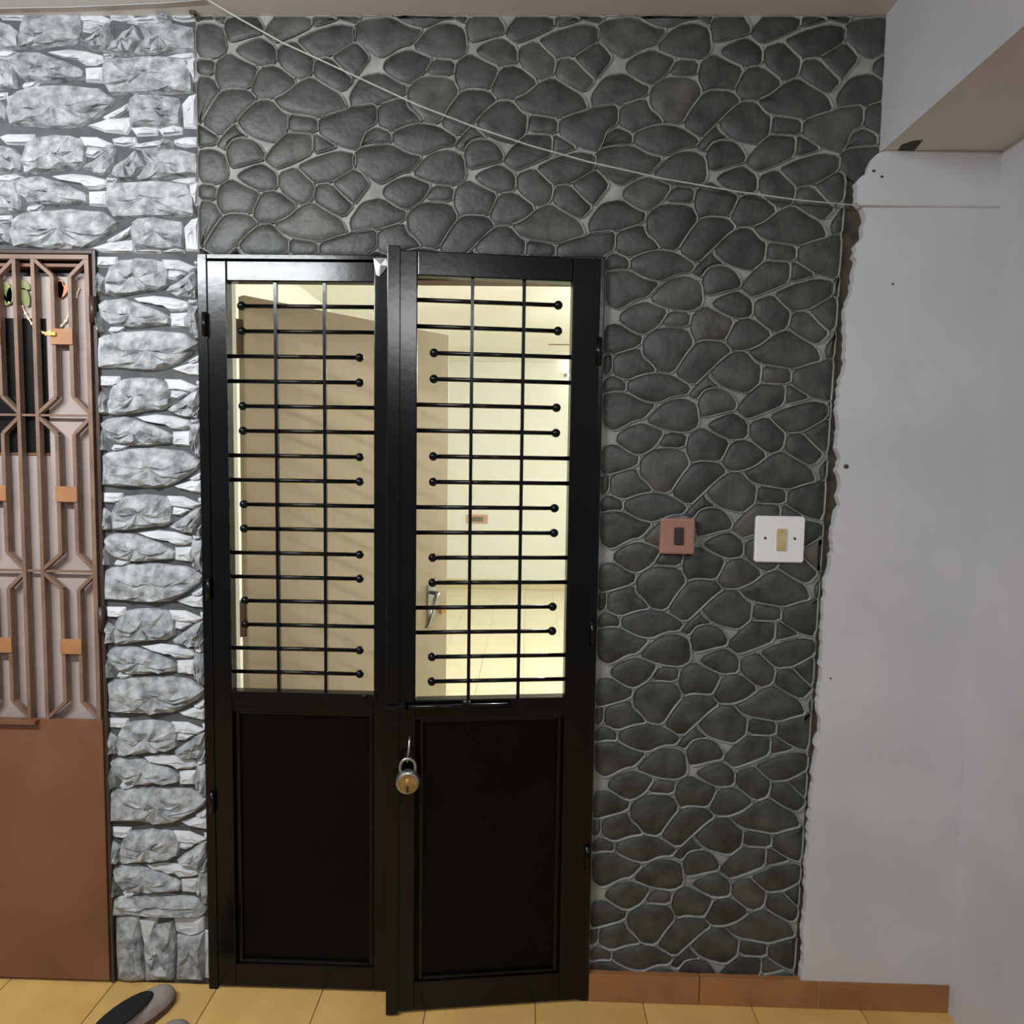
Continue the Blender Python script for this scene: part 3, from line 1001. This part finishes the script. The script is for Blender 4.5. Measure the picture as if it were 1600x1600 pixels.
# wooden door of the neighbour, close behind the grille
YN = 0.014
nd = empty('neighbour_door', (0, 0, 0))
tag(nd, 'mauve painted door behind the brown grille gate', 'door')
ztd = wz(80, 432, YN)
zlow = wz(40, 1135, YN)-0.3
box('leaf', (GX0+0.045, YN, 0.006), (GXi-0.012, YN+0.03, ztd), 'mauve_door', nd, 0.002)
box('shade_backing', (GX0+0.045, YN+0.03, ztd), (GXi-0.012, YN+0.06, GZ-0.014), 'dark_glass_and_shade', nd)  # dark sheet standing in for the shade above the door
box('head_batten', (GX0+0.045, YN-0.004, wz(80, 414, YN)-0.006), (GXi-0.012, YN+0.03, wz(80, 414, YN)+0.004), 'brown_sheet', nd, 0.001)
q0, q1 = on_y(69, 497, YN-0.008), on_y(69, 708, YN-0.008)
box('dark_panel', (q0.x-0.36, YN-0.0022, q1.z), (q0.x, YN-0.0002, q0.z), 'dark_glass_and_shade', nd)
box('panel_frame', (q0.x-0.36, YN-0.004, q1.z-0.006), (q0.x, YN-0.0005, q1.z), 'brown_sheet', nd, 0.001)
# garland over that door
YB = YN-0.0052
ga = empty('door_garland', (0, 0, 0))
tag(ga, 'beaded garland with green leaf and orange flower hanging behind the brown grille', 'garland')
sw = []
for a, b in ((-60, 470), (-30, 492), (0, 478), (30, 468), (40, 490), (50, 506), (68, 520), (90, 516), (103, 502), (114, 478), (124, 450)):
    q = on_y(a, b, YB)
    sw.append((q.x, q.y, q.z))
tube('string', sw, 0.0018, 'bead_ivory', ga, 6)
for k in range(len(sw)-1):
    for t in (0.0, 0.5):
        c = Vector(sw[k]).lerp(Vector(sw[k+1]), t)
        sphere('bead', c, 0.0042, 'bead_ivory', ga, seg=10)
def petal(name, px, py, L, Wd, ang_, m_, par):
    c = on_y(px, py, YB)
    pts = []
    for k in range(12):
        t = 2*math.pi*k/12
        x = Wd*math.sin(t)*(1-0.25*math.cos(t))
        z = -L*math.cos(t)
        pts.append((c.x+x*math.cos(ang_)-z*math.sin(ang_), c.z+x*math.sin(ang_)+z*math.cos(ang_)))
    return prism(name, pts, YB-0.003, YB, m_, par)
for (a, b, L, Wd, an) in ((12, 458, .030, .014, .2), (18, 462, .026, .012, -.3), (4, 465, .026, .012, .6), (38, 446, .020, .012, 1.1), (40, 465, .026, .013, .3)):
    petal('leaf', a, b, L, Wd, an, 'leaf_green', ga)
for (a, b, L, Wd, an) in ((95, 452, .024, .010, .0), (91, 456, .020, .009, .55), (100, 456, .020, .009, -.55), (95, 448, .014, .007, .0)):
    petal('flower_petal', a, b, L, Wd, an, 'orange_petal', ga)

# ================================================================== SWITCHES ON THE DARK STONES
q0, q1 = on_y(1032, 809, -0.022), on_y(1084, 866, -0.022)
s1 = empty('light_switch', ((q0.x+q1.x)/2, -0.006, (q0.z+q1.z)/2))
tag(s1, 'copper brown switch box with a dark rocker on the dark stones', 'switch')
hw, hh = (q1.x-q0.x)/2, (q0.z-q1.z)/2
box('back_box', (-hw*0.97, -0.010, -hh*0.97), (hw*0.97, 0.004, hh*0.97), 'copper_brown', s1, 0.002)
box('cover', (-hw, -0.024, -hh), (hw, -0.010, hh), 'copper_brown', s1, 0.006)
box('rocker', (-0.010, -0.0285, -0.023), (0.015, -0.023, 0.024), 'dark_plastic', s1, 0.003)
q0, q1 = on_y(1182, 806, -0.016), on_y(1256, 880, -0.016)
s2 = empty('bell_switch', ((q0.x+q1.x)/2, -0.006, (q0.z+q1.z)/2))
tag(s2, 'square white switch plate with an aged ivory button on the dark stones', 'switch')
hw, hh = (q1.x-q0.x)/2, (q0.z-q1.z)/2
bm = bmesh.new()
n = 6
ol = []
rc = 0.008
for cx, cz, a0 in ((hw-rc, hh-rc, 0), (-hw+rc, hh-rc, 90), (-hw+rc, -hh+rc, 180), (hw-rc, -hh+rc, 270)):
    for k in range(n+1):
        t = math.radians(a0+90*k/n)
        ol.append((cx+rc*math.cos(t), cz+rc*math.sin(t)))
il = inset(ol, 0.003)
rA = [bm.verts.new((x, 0.002, z)) for x, z in ol]
rB = [bm.verts.new((x, -0.006, z)) for x, z in ol]
rC = [bm.verts.new((x, -0.010, z)) for x, z in il]
for P, Q in ((rA, rB), (rB, rC)):
    for i in range(len(ol)):
        bm.faces.new((P[i], P[(i+1) % len(ol)], Q[(i+1) % len(ol)], Q[i]))
bm.faces.new(rC)
build('plate', bm, 'white_plastic', s2)
box('surround', (-0.012, -0.0112, -0.031), (0.016, -0.0095, 0.031), 'white_plastic', s2, 0.0006)
sw_ = box('button', (-0.0105, -0.0150, -0.029), (0.0145, -0.010, 0.029), 'aged_ivory', s2, 0.0015)
for z in (-0.021, 0.022):
    disc_lathe('rivet', (0.001, -0.015, z), [(0, -0.0012), (0.0022, -0.0008), (0.003, 0.0002)], 'brass', sw_, 12)
for x in (-0.0395, 0.0385):
    disc_lathe('screw', (x, -0.010, 0.003), [(0, -0.0008), (0.0030, -0.0008), (0.0040, 0.0004)], 'dark_plastic', s2, 16)

# ================================================================== CORDS
cp = []
for a, b, Y in ((325, 0, None), (372, 28, -.062), (440, 66, -.060), (510, 98, -.058), (570, 126, -.056), (650, 163, -.054), (740, 198, -.050), (830, 228, -.046),
                (920, 253, -.042), (1040, 280, -.038), (1150, 299, -.034), (1250, 313, -.030), (1340, 321, -.027), (1470, 322, -.026), (1575, 323, -.026)):
    q = on_z(a, b, CEIL-0.003) if Y is None else on_y(a, b, Y)
    cp.append(q)
cord = tube('washing_line', cp, [0.0020]*12+[0.0015, 0.0007, 0.0006], 'cord_fibre', None, 8)
tag(cord, 'thin grey cord slung diagonally across the dark stone wall', 'cord')
cp = []
for a, b in ((-60, 15), (0, 13), (40, 12), (110, 11), (180, 8), (250, 5), (318, 0)):
    q = on_z(a, b, CEIL-0.003)
    cp.append(q)
c2 = tube('cable', cp, 0.0018, 'cable_grey', None, 8)
tag(c2, 'thin pale cable running along the ceiling above the pale stones', 'cable')

q = on_y(301, 19, -0.02)
nl = empty('nail', (q.x, 0.0, q.z))
tag(nl, 'dark nail head at the top corner between pale and dark stones', 'nail')
tube('shank', [(0, -0.022, 0), (0, 0.001, 0)], 0.003, 'cement', nl, 8)
disc_lathe('head', (0, -0.022, 0), [(0, -0.004), (0.007, -0.003), (0.009, 0.0), (0.004, 0.003)], 'cement', nl, 14)

# ================================================================== SHOES BY THE WALL
def shoe(loc, rz, label, sc=1.0):
    s = empty('slip_on_shoe', loc, rz)
    tag(s, label, 'shoe', 'slip-on shoes on the landing floor')
    # outline, toe at +x
    st_ = [(0.262, 0.004), (0.256, 0.022), (0.240, 0.036), (0.210, 0.045), (0.170, 0.046), (0.120, 0.038), (0.070, 0.033), (0.030, 0.031), (0.010, 0.022), (0.0, 0.006)]
    ol = [(x*sc, y*sc) for x, y in st_]+[(x*sc, -y*sc) for x, y in st_[::-1]]
    bm = bmesh.new()
    a = [bm.verts.new((x, y, 0)) for x, y in ol]
    b = [bm.verts.new((x, y, 0.018*sc)) for x, y in ol]
    bm.faces.new(a[::-1])
    bm.faces.new(b)
    for i in range(len(ol)):
        bm.faces.new((a[i], a[(i+1) % len(ol)], b[(i+1) % len(ol)], b[i]))
    build('sole', bm, 'shoe_sole', s)
    hs = [0.022, 0.034, 0.043, 0.050, 0.056, 0.060, 0.060, 0.060, 0.060, 0.058]
    def shell(name, i0, i1, m_, shrink, top, full):
        bm = bmesh.new()
        rings = []
        for i in range(i0, i1):
            x, y = st_[i]
            h = hs[i]*top
            ring = []
            for k in range(11):
                t = math.pi*k/10
                if full:
                    ring.append(bm.verts.new((x*sc, y*shrink*math.cos(t)*sc, (0.016+(h-0.016)*math.sin(t)**0.7)*sc)))
                else:
                    ring.append(bm.verts.new((x*sc, y*shrink*math.cos(t)*sc, h*sc)))
            rings.append(ring)
        for A, B in zip(rings, rings[1:]):
            for k in range(10):
                bm.faces.new((A[k], A[k+1], B[k+1], B[k]))
        return build(name, bm, m_, s, True)
    shell('upper', 0, 10, 'shoe_grey', 0.97, 1.0, True)
    # dark opening, a shallow domed lining standing just proud of the upper's top
    bm = bmesh.new()
    bmesh.ops.create_uvsphere(bm, u_segments=20, v_segments=10, radius=1)
    bmesh.ops.scale(bm, vec=(0.088*sc, 0.037*sc, 0.011*sc), verts=bm.verts)
    bmesh.ops.translate(bm, vec=(0.112*sc, 0, 0.055*sc), verts=bm.verts)
    build('lining', bm, 'shoe_lining', s, True)
    return s
tp = on_z(280, 1548, 0.0)
a_ = math.radians(66)
shoe((tp.x-0.262*math.cos(a_)-0.012, tp.y-0.262*math.sin(a_)-0.016, 0.0), a_, 'grey slip-on shoe with its toe against the pale stones')
tp = on_z(283, 1592, 0.03)
a_ = math.radians(72)
shoe((tp.x-0.262*math.cos(a_)+0.012, tp.y-0.262*math.sin(a_), 0.0), a_, 'grey slip-on shoe at the bottom edge, only its toe in view')
